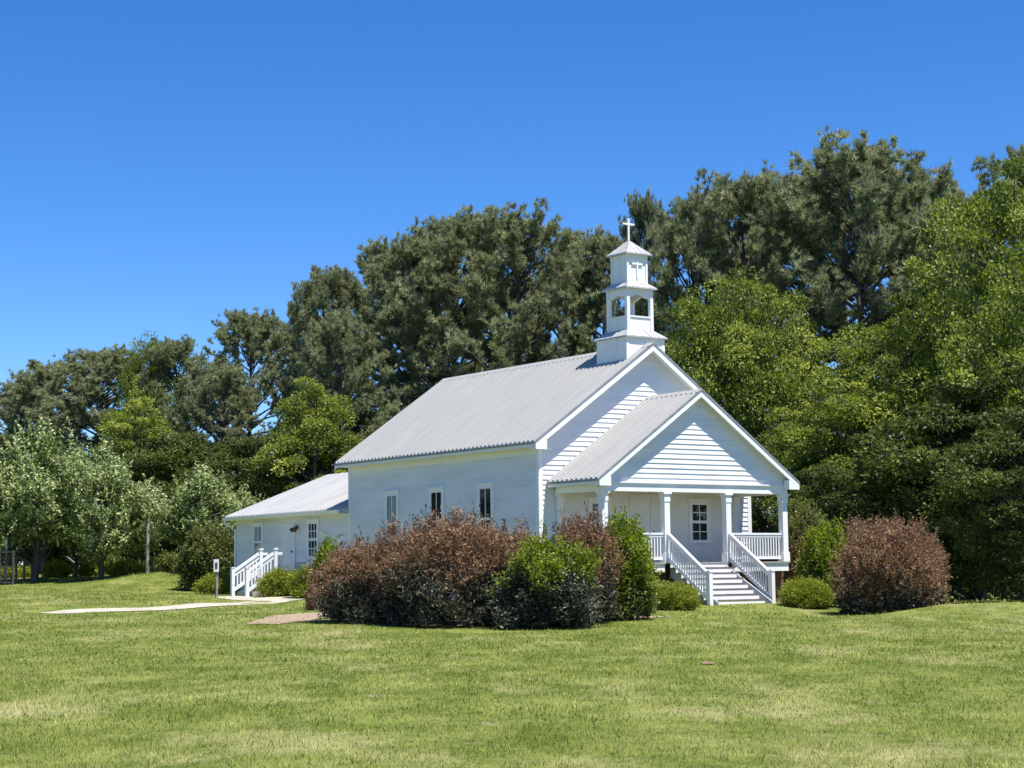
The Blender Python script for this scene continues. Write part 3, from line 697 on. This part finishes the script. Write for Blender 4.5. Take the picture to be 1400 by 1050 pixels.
def leafy_tree(seed, H, R, cb, mat, bark='bark', nclump=150, per=170, ls=.17, trunk_r=.2, upright=0., clump=(.45, .9), name='leafy_tree', gap=.0, shape=1.0):
    rg = np.random.default_rng(seed); wood = MB(); ks = np.linspace(0, 1, 8); ph = rg.uniform(0, 6, 2)
    def T(t): return Vector((.12*math.sin(3*t+ph[0])-.12*math.sin(ph[0]), .12*math.sin(2.4*t+ph[1])-.12*math.sin(ph[1]), t*H*.85))
    wood.tube([T(t)-Vector((0, 0, .3 if t == 0 else 0)) for t in ks], [trunk_r*(1-t)**.8+.02 for t in ks], 8)
    zc = H*(1+cb)/2; hz = H*(1-cb)/2; V = []; A = []
    lob = rg.uniform(-1, 1, (7, 3)); lob /= np.linalg.norm(lob, axis=1, keepdims=True)
    for i in range(nclump):
        u = rg.normal(size=3); u /= np.linalg.norm(u)
        rad = rg.uniform(.30, 1.0)**.42
        bul = .70+.42*max(0, max((lob@u)))**3
        pz = u[2]; wid = 1-.32*max(0, pz)**2*shape - .18*max(0, -pz)
        p = np.array([u[0]*R*wid, u[1]*R*wid, pz*hz])*rad*bul+np.array([0, 0, zc])
        cr2 = rg.uniform(*clump)*(1.15 if rad < .8 else 1)
        t0 = min(.95, max(cb*.8, (p[2]-abs(rad)*R*.55)/(H*.85)))
        if i % 2 == 0:
            a = T(t0); e = Vector(p); mid = a.lerp(e, .5)+Vector((0, 0, -.1*R*.3)); wood.tube([a, mid, e], [.02+.012*R, .02+.006*R, .012], 4, False)
        n = int(per*rg.uniform(.7, 1.3)); w_ = unit(rg.normal(size=(n, 3))+gap*(u+np.array([0, 0, 1.]))); w_[:, 2] = w_[:, 2]*.8
        c = p+w_*(cr2*rg.uniform(.35, 1.0, n)**.6)[:, None]*np.array([1.15, 1.15, .75])
        d = w_*.8+rg.normal(0, .6, (n, 3))+np.array([0, 0, -.15+upright])
        flat = w_*.5+rg.normal(0, .5, (n, 3))+np.array([0, 0, .8])
        V.append(leaves(c, d, ls*rg.uniform(.7, 1.35, n), ls*.62*rg.uniform(.7, 1.2, n), rg, flat)); A.append(np.clip(.45+rg.normal(0, .17)+rg.normal(0, .18, n), 0, 1))
        if upright:           # leading shoots
            for q in range(4):
                b0 = p+rg.normal(0, cr2*.5, 3); dd = np.array([rg.normal(0, .35), rg.normal(0, .35), 1.0])+u*.5; dd /= np.linalg.norm(dd); m2 = 22
                tt = rg.uniform(0, 1, m2)*rg.uniform(.6, 1.1); cc = b0+dd*tt[:, None]
                V.append(leaves(cc, dd*.5+rg.normal(0, .6, (m2, 3)), ls*rg.uniform(.7, 1.3, m2), ls*.55*rg.uniform(.7, 1.2, m2), rg)); A.append(np.clip(.68+rg.normal(0, .2, m2), 0, 1))
    root = empty(name, (0, 0, 0)); wood.build('trunk', MT[bark], root, smooth=True)
    V = np.concatenate(V); fast_mesh('crown', V, 4, [MT[mat]], root, np.concatenate(A)); root['H'] = float(np.percentile(V[:, 2], 99.7))
    return root
KIDS = {}
def copy_tree(src):
    c = src.copy(); COL.objects.link(c)
    for ch in KIDS.setdefault(src.name, [x for x in bpy.data.objects if x.parent == src]):
        k = ch.copy(); COL.objects.link(k); k.parent = c
    return c
USED = set()
def plant(src, px, top, d, label, cat, group, wide=1.0, rz=None, mat=None, sink=0):
    if src.name in USED: o = copy_tree(src)
    else:
        KIDS.setdefault(src.name, [x for x in bpy.data.objects if x.parent == src]); o = src; USED.add(src.name)
    g = gp(px, d); h = zat(px, top, d)-g.z; s = h/src['H']
    o.location = g-Vector((0, 0, sink)); o.scale = (s*wide, s*wide, s); o.rotation_euler = (0, 0, rz if rz is not None else (px*7.3) % 6.28)
    tag(o, label, cat, group); return o
PI = [pine_tree(11, R=4.8, cb=.44, nl=66), pine_tree(12, R=5.4, cb=.38, nl=74), pine_tree(13, R=4.7, cb=.48, nl=60), pine_tree(14, R=5.8, cb=.32, nl=84)]
GP = 'pines standing behind the church'
pines = [  # variant, px, top, distance, wide, label
 (2, 14, 520, 128, 1.3, 'far small pine at the left edge of the wood'),
 (0, 75, 494, 122, 1.35, 'grey-green pine left of the round-topped one, low beside the sky'),
 (1, 132, 476, 118, 1.35, 'round-topped dark pine with bare forked trunk above the pale trees'),
 (2, 262, 462, 116, .9, 'narrow pine rising just right of the thin light-green tree'),
 (1, 336, 424, 106, .95, 'dome-shaped pine in the dip of the tree line left of the tallest group'),
 (3, 300, 500, 100, 1.0, 'lower dense pine below the dome-shaped pine, over the dark hollow'),
 (0, 410, 412, 108, .6, 'slim pine in the notch where the tall group begins'),
 (0, 450, 364, 102, .72, 'pine at the left shoulder of the tall group'),
 (3, 470, 430, 94, .85, 'lower pine with dark open limbs above the annex roof'),
 (2, 506, 328, 104, 1.02, 'pine with sky showing through its lower limbs, above the annex'),
 (0, 566, 320, 100, .86, 'pine above the back end of the church ridge'),
 (1, 618, 292, 100, .88, 'pine with straight dark trunk above the middle of the church roof'),
 (3, 702, 282, 98, .92, 'broad full-crowned pine, topmost between the roof and the sky left of the steeple'),
 (0, 768, 318, 102, .7, 'pine on the right slope of the broad full-crowned pine'),
 (2, 818, 322, 102, .7, 'pine right behind the left side of the belfry'),
 (2, 868, 267, 112, .42, 'thin see-through pine whose top shows beside the steeple cross'),
 (1, 950, 264, 100, .66, 'pine just right of the steeple'),
 (3, 1020, 238, 98, .86, 'wide dense pine between the steeple and the tallest pine'),
 (0, 1088, 246, 102, 1.05, 'pine in the saddle left of the tallest pine'),
 (3, 1190, 190, 94, 1.0, 'tallest pine of the wood, pointed top and long bare limbs'),
 (1, 1268, 232, 98, 1.0, 'pine on the right flank of the tallest pine'),
 (0, 1318, 292, 104, .9, 'half-hidden pine behind the tall leafy tree on the right'),
 (2, 660, 380, 108, 1.1, 'rear pine glimpsed through the gaps over the roof'),
 (0, 1402, 206, 86, .9, 'dark pine tip rising behind the leafy trees at the right edge'),
]
for v, px, top, d, wd, lab in pines: plant(PI[v], px, top, d, lab, 'pine', GP, wd)
OAK = [leafy_tree(31, 12, 4.2, .20, 'oak', nclump=185, per=270, ls=.15, clump=(.28, 1.0), gap=.22), leafy_tree(32, 11, 3.8, .12, 'oak', nclump=175, per=270, ls=.15, clump=(.28, .95), gap=.22), leafy_tree(33, 9, 3.6, .06, 'darkoak', nclump=180, per=220, ls=.16, clump=(.36, .8))]
GO = 'leafy trees at the edge of the wood'
leafy = [
 (0, 205, 462, 116, .5, 'thin light-green tree poking above the pines on the left'),
 (1, 185, 545, 98, 1.05, 'yellow-green tree behind the pale trees on the left'),
 (2, 250, 590, 96, 1.2, 'dull green tree behind the right end of the pale trees'),
 (1, 428, 522, 90, 1.0, 'bright green oak above the annex roof'),
 (2, 345, 600, 92, 1.3, 'dark tree in the hollow left of the annex oak'),
 (2, 500, 560, 96, 1.3, 'dark tree hidden behind the back corner of the church'),
 (0, 955, 400, 84, .62, 'light green tree close behind the right side of the steeple'),
 (0, 1030, 376, 83, .66, 'sunny yellow-green tree right of the steeple'),
 (1, 1085, 560, 78, .9, 'fresh green tree right behind the porch roof'),
 (1, 1165, 520, 74, 1.1, 'brightest yellow-green tree above the right red shrub'),
 (0, 1248, 416, 76, .82, 'tall yellow-green tree leaning over the right edge of the lawn'),
 (0, 1390, 236, 74, .62, 'tallest leafy tree at the right edge of the picture'),
 (0, 1450, 340, 66, .8, 'leafy tree cut off by the right edge of the picture'),
 (2, 1330, 520, 66, 1.15, 'shaded tree with dark lower boughs at the right side'),
 (2, 1410, 560, 60, 1.1, 'dark leafy tree beside the lawn at the far right'),
 (2, 1245, 610, 68, 1.2, 'dark bushy tree behind the right red shrub'),
 (2, 1150, 640, 70, 1.2, 'dark bushy tree right of the porch'),
 (2, 1070, 640, 76, 1.2, 'dark tree seen through the open side of the porch'),
 (2, 60, 600, 104, 1.2, 'dull tree under the small pines at the left edge'),
]
for v, px, top, d, wd, lab in leafy: plant(OAK[v], px, top, d, lab, 'tree', GO, wd)
for k, px in enumerate((-140, -260, -390, -520, -660, -800, -950, -1120, -1300)):
    plant(OAK[k % 3], px, 560-40*(k % 2), 92-6*k, 'tree of the wood beyond the left edge of the picture', 'tree', 'trees beyond the left edge', 1.2)
PALE = [leafy_tree(41, 7, 2.3, .13, 'pale', nclump=115, per=110, ls=.15, trunk_r=.14, upright=.7, clump=(.28, .55), name='pale_tree'), leafy_tree(42, 6.4, 2.2, .12, 'pale', nclump=105, per=110, ls=.15, trunk_r=.12, upright=.7, clump=(.28, .55), name='pale_tree')]
for v, px, top, d, wd, lab in [
 (0, 48, 578, 83, 1.05, 'pale-leaved tree with the thickest dark trunk, near the left edge'),
 (1, 139, 612, 83, 1.1, 'pale-leaved tree second from the left edge, dark straight trunk'),
 (1, 104, 620, 86, .7, 'slim pale-leaved tree between the two thicker trunks'),
 (0, 190, 668, 88, 1.0, 'pale-leaved tree behind the thin pole'),
 (0, 268, 640, 84, 1.3, 'widest silvery pale tree left of the annex'),
 (1, 335, 668, 86, 1.0, 'pale-leaved tree touching the back end of the annex roof'),
 (1, -20, 630, 82, 1.0, 'pale-leaved tree half cut off by the left edge')]:
    plant(PALE[v], px, top, d, lab, 'tree', 'pale-leaved trees left of the annex', wd)

def shrub(name, px, top, d, wpx, label, cat, mats, n_shoot=1500, per=13, ll=.08, lw=.027, sl=.35, group=None, depth=.85, twigs=0, twmat=-1, split=None, upr=.55, seed=1, jag=.12, parts=True, base_cut=.03):
    """a shrub of leafy shoots; mats=[leaf] or [new growth, old leaves]; split = height share under which old leaves show"""
    n_shoot = int(n_shoot*2.3); rg = np.random.default_rng(seed); g = gp(px, d); H = zat(px, top, d)-g.z; RX = wpx/2/FPX*d
    hz = H*.56; zc = H-hz
    ph = rg.uniform(0, 6.28, 6)
    u = unit(rg.normal(size=(n_shoot, 3))); az = np.arctan2(u[:, 1], u[:, 0])
    hfac = np.where(u[:, 2] < 0, (1-np.minimum(u[:, 2]**2, .97))**-.28, 1.0)
    lump = 1+jag*(np.sin(3*az+4*u[:, 2]+ph[0])+np.sin(5*az-6*u[:, 2]+ph[1])*.8+np.sin(9*az+7*u[:, 2]+ph[2])*.5)+rg.normal(0, .05, n_shoot)
    rad = rg.uniform(.35, 1.0, n_shoot)**.45*lump
    dirw = np.array([RT2[0], RT2[1], 0.]); dirf = np.array([FW2[0], FW2[1], 0.])
    P = (u[:, :1]*RX*dirw+u[:, 1:2]*RX*depth*dirf)*(rad*hfac)[:, None]; P[:, 2] = zc+u[:, 2]*hz*rad
    keep = P[:, 2] > base_cut*H; P = P[keep]; u = u[keep]; n = len(P)
    uw = u[:, :1]*dirw+u[:, 1:2]*dirf; uw[:, 2] = u[:, 2]
    dr = unit(uw*.75+rg.normal(0, .38, (n, 3))+np.array([0, 0, upr])); P -= dr*(sl*.8)
    P[:, 2] = np.maximum(P[:, 2], base_cut*H)
    ln = sl*rg.uniform(.6, 1.3, n)
    t = np.tile(np.linspace(.12, 1, per), n)+rg.normal(0, .03, n*per)
    c = np.repeat(P, per, 0)+np.repeat(dr*ln[:, None], per, 0)*t[:, None]+rg.normal(0, .012, (n*per, 3))
    dd = np.repeat(dr, per, 0)*.55+rg.normal(0, .55, (n*per, 3))
    V = leaves(c, dd, ll*rg.uniform(.45, 1.6, n*per), lw*rg.uniform(.6, 1.5, n*per), rg)
    v = np.clip(.42+np.repeat(rg.normal(0, .14, n), per)+rg.normal(0, .16, n*per), 0, 1)
    mi = None
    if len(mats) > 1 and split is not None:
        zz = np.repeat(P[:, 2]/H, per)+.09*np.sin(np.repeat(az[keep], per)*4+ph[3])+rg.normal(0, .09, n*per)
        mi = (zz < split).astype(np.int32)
    root = empty(name, g, label, cat, group)
    st_ = MB(); nst = 10
    for k in range(nst):
        a = 6.28*k/nst+rg.uniform(0, .5); e = Vector((math.cos(a)*RX*.55, math.sin(a)*RX*.55, H*.6)); st_.tube([Vector((math.cos(a)*.08, math.sin(a)*.08, -.1)), e*.5+Vector((0, 0, H*.1)), e], [.03, .02, .01], 5)
    if twigs:
        Vt = []
        for k in range(twigs):
            x = rg.uniform(-.85, .85); b0 = dirw*RX*x+dirf*RX*depth*rg.uniform(-.3, .3); b0[2] = zc+hz*math.sqrt(max(.02, 1-x*x))*.82
            dd = np.array([rg.normal(0, .3), rg.normal(0, .3), 1.0]); dd /= np.linalg.norm(dd); q = rg.uniform(.35, .75)
            st_.tube([Vector(b0*.3)+Vector((0, 0, .1)), b0, b0+dd*q], [.012, .009, .004], 3, False)
            m2 = 12; cc = b0+dd*(q*rg.uniform(.3, 1.05, m2))[:, None]; Vt.append(leaves(cc, dd*.7+rg.normal(0, .4, (m2, 3)), .085*rg.uniform(.7, 1.2, m2), .03*rg.uniform(.7, 1.2, m2), rg))
        Vt = np.concatenate(Vt); V = np.concatenate([V, Vt]); q = len(Vt)//4; v = np.r_[v, rg.uniform(0, .8, q)]
        mi = np.r_[np.zeros(len(v)-q) if mi is None else mi, np.ones(q)*(len(mats)-1 if twmat < 0 else twmat)]
    st_.build('stem', MT['twig'], root)
    fast_mesh('foliage', V, 4, [MT[m] for m in mats], root, v, mi)
    return root
GH = 'shrubs massed in front of the church side wall'
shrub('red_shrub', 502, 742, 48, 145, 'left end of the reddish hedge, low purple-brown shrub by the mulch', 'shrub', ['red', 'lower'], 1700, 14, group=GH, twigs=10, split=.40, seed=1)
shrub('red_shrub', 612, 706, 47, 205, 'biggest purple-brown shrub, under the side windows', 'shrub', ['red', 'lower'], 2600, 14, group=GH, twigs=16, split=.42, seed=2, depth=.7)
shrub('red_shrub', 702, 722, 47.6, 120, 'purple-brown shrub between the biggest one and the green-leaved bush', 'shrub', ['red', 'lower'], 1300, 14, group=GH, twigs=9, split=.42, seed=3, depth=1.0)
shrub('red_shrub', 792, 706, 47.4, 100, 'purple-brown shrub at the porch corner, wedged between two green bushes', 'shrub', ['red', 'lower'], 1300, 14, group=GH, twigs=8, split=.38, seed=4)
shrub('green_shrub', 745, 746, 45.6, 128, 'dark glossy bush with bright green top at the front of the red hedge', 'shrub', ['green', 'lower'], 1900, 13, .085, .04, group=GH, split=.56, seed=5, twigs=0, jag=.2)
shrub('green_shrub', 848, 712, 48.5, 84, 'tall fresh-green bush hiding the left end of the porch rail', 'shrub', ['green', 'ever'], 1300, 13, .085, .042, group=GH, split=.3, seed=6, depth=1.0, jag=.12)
GB = 'low clipped shrubs either side of the front steps'
shrub('clipped_shrub', 912, 796, 53, 78, 'low yellow-green mound left of the front steps', 'shrub', ['box'], 1500, 10, .045, .022, .2, group=GB, seed=7, jag=.05)
shrub('clipped_shrub', 1096, 790, 55.5, 72, 'low yellow-green mound right of the front steps', 'shrub', ['box'], 1500, 10, .045, .022, .2, group=GB, seed=8, jag=.05)
GR = 'shrubs right of the porch'
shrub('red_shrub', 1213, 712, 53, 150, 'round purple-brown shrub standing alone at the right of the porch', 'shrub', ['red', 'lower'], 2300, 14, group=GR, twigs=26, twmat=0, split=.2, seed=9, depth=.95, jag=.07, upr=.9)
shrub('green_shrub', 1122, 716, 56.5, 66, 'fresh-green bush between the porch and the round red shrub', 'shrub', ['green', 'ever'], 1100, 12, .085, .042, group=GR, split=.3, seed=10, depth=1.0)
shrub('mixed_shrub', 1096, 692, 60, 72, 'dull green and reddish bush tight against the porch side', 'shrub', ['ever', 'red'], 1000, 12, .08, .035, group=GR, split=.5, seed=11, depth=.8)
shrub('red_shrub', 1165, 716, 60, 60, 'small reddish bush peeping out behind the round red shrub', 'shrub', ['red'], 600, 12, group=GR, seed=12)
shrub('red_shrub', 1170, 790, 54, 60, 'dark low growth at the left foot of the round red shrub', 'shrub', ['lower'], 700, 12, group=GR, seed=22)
GA = 'shrubs around the side steps'
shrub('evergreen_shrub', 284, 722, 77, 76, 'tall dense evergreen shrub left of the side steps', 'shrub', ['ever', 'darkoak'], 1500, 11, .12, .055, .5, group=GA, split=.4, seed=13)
shrub('clipped_shrub', 297, 783, 74, 58, 'low rounded shrub left of the white handrails', 'shrub', ['box'], 700, 9, .07, .03, .25, group=GA, seed=14)
shrub('spreading_shrub', 382, 779, 68.2, 58, 'spreading yellow-green juniper right of the white handrails', 'shrub', ['box'], 1000, 10, .07, .028, .3, group=GA, seed=15, jag=.1, depth=.6)
shrub('spreading_shrub', 420, 774, 67.2, 52, 'yellow-green juniper under the right annex window', 'shrub', ['box'], 800, 10, .07, .028, .3, group=GA, seed=16, jag=.1, depth=.6)
shrub('green_shrub', 447, 738, 60, 40, 'light green bush peeping out left of the red hedge', 'shrub', ['green'], 700, 10, .08, .04, .35, group=GA, seed=17)
shrub('red_shrub', 424, 801, 58, 16, 'tiny reddish shrub beside the end of the path', 'shrub', ['red'], 300, 9, .05, .025, .2, group=GA, seed=18)
GL = 'low plants under the pale trees'
for px, top, d, wpx, mt, lab, sd in [(172, 768, 85, 56, 'box', 'low lime-green mound right of the second pale tree trunk', 19), (77, 770, 87, 34, 'box', 'bright spiky clump between the pale tree trunks', 20), (125, 772, 87, 34, 'green', 'small green clump left of the second pale tree trunk', 21),
  (228, 758, 88, 44, 'ever', 'greyish bush right of the thin pole', 23), (150, 762, 90, 40, 'ever', 'greyish bush behind the lime-green mound', 24), (20, 778, 88, 50, 'box', 'low grassy clump behind the dark gate', 25)]:
    shrub('low_plant', px, top, d, wpx, lab, 'plant', [mt], 500, 10, .10, .045, .4, group=GL, seed=sd)

# far undergrowth closing the wood behind the tree trunks
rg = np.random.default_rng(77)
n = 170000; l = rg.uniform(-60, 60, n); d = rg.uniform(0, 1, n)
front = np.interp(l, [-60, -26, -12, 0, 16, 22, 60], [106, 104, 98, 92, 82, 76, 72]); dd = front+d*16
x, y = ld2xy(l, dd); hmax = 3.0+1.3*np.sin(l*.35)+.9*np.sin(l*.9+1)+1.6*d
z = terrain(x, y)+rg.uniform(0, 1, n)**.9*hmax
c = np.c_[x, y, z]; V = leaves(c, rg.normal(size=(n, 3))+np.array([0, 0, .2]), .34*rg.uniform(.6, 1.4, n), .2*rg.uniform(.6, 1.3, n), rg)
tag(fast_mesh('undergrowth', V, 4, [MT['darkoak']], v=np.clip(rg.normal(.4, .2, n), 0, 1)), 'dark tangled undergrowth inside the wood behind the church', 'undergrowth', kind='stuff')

# ------------------------------------------------------------------ small things on the left
g = gp(295, 68); sg = empty('sign_post', g, 'thin wooden post carrying a small white notice, beside the path', 'sign post')
m_ = MB(); m_.bar((0, 0, -.2), (.01, 0, .95), .08, .08); m_.build('post', MT['greywood'], sg)
m_ = MB(); fw = Vector((FW2[0], FW2[1], 0)); rt = Vector((RT2[0], RT2[1], 0))
def plate(m_, c, wd, ht, th): m_.bar(Vector(c)-rt*wd/2, Vector(c)+rt*wd/2, th, ht)
plate(m_, -fw*.06+Vector((0, 0, 1.18)), .19, .46, .03); m_.build('notice', MT['white'], sg)
m_ = MB(); plate(m_, -fw*.079+Vector((0, 0, 1.17)), .09, .24, .006); m_.build('notice_panel', MT['darkwood'], sg)
g = gp(201, 83); pz = MB().tube([(0, 0, -.2), (0, 0, 1.2), (0, 0, 2.6)], [.09, .085, .08], 8); o = pz.build('pole', MT['metalpost']); o.location = g; tag(o, 'tall thin weathered pole under the pale trees', 'pole')
g = gp(208.5, 85); pz = MB().box(-.05, .05, -.05, .05, -.2, .5); o = pz.build('stake', MT['metalpost'], bevel=.01); o.location = g; tag(o, 'short stake beside the tall thin pole', 'stake')
g = gp(10, 81); gt_ = empty('garden_gate', g, 'dark wooden gate frame with wire panel at the left edge of the lawn', 'gate')
for dx, h in ((-.36, 1.5), (.25, 1.5)):
    m_ = MB(); p = rt*dx; m_.bar(p+Vector((0, 0, -.2)), p+Vector((0, 0, h)), .1, .1); m_.build('post', MT['darkwood'], gt_)
m_ = MB(); p = rt*-.12; m_.bar(p+fw*.2+Vector((0, 0, -.2)), p+fw*.2+Vector((0, 0, 2.05)), .1, .1); m_.build('post', MT['greywood'], gt_)
for z in (.12, .8, 1.45): m_ = MB(); m_.bar(rt*-.31+Vector((0, 0, z)), rt*.2+Vector((0, 0, z)), .05, .07); m_.build('rail', MT['darkwood'], gt_)
m_ = MB()
for k in range(9): m_.bar(rt*(-.3+.055*k)+Vector((0, 0, .12)), rt*(-.3+.055*k)+Vector((0, 0, 1.45)), .008, .008)
for k in range(22): m_.bar(rt*-.31+Vector((0, 0, .14+.06*k)), rt*.2+Vector((0, 0, .14+.06*k)), .008, .008)
m_.build('wire_panel', MT['black'], gt_)
g = gp(20, 84); rl = empty('ramp_rail', g, 'sloping grey wooden handrail behind the dark gate', 'handrail')
m_ = MB(); m_.bar(Vector((0, 0, 1.15)), rt*.85+Vector((0, 0, .68)), .09, .12); m_.build('rail', MT['greywood'], rl)
for k, h in ((.08, 1.1), (.45, .9), (.8, .7)):
    m_ = MB(); p = rt*k; m_.bar(p+Vector((0, 0, -.2)), p+Vector((0, 0, h)), .09, .09); m_.build('post', MT['greywood'], rl)
g = gp(98, 88); ch = empty('garden_bench', g, 'slanting weathered garden bench in the shade under the pale trees', 'bench')
m_ = MB(); m_.bar(rt*-.3+Vector((0, 0, .95)), rt*.3+Vector((0, 0, .45)), .5, .05); m_.build('backrest', MT['greywood'], ch)
m_ = MB(); m_.bar(rt*.1+Vector((0, 0, .38)), rt*.6+Vector((0, 0, .38)), .5, .05); m_.build('seat', MT['greywood'], ch)
for k in (.15, .55):
    for q in (-.2, .2): m_ = MB(); p = rt*k+fw*q; m_.bar(p+Vector((0, 0, -.1)), p+Vector((0, 0, .37)), .06, .06); m_.build('leg', MT['greywood'], ch)
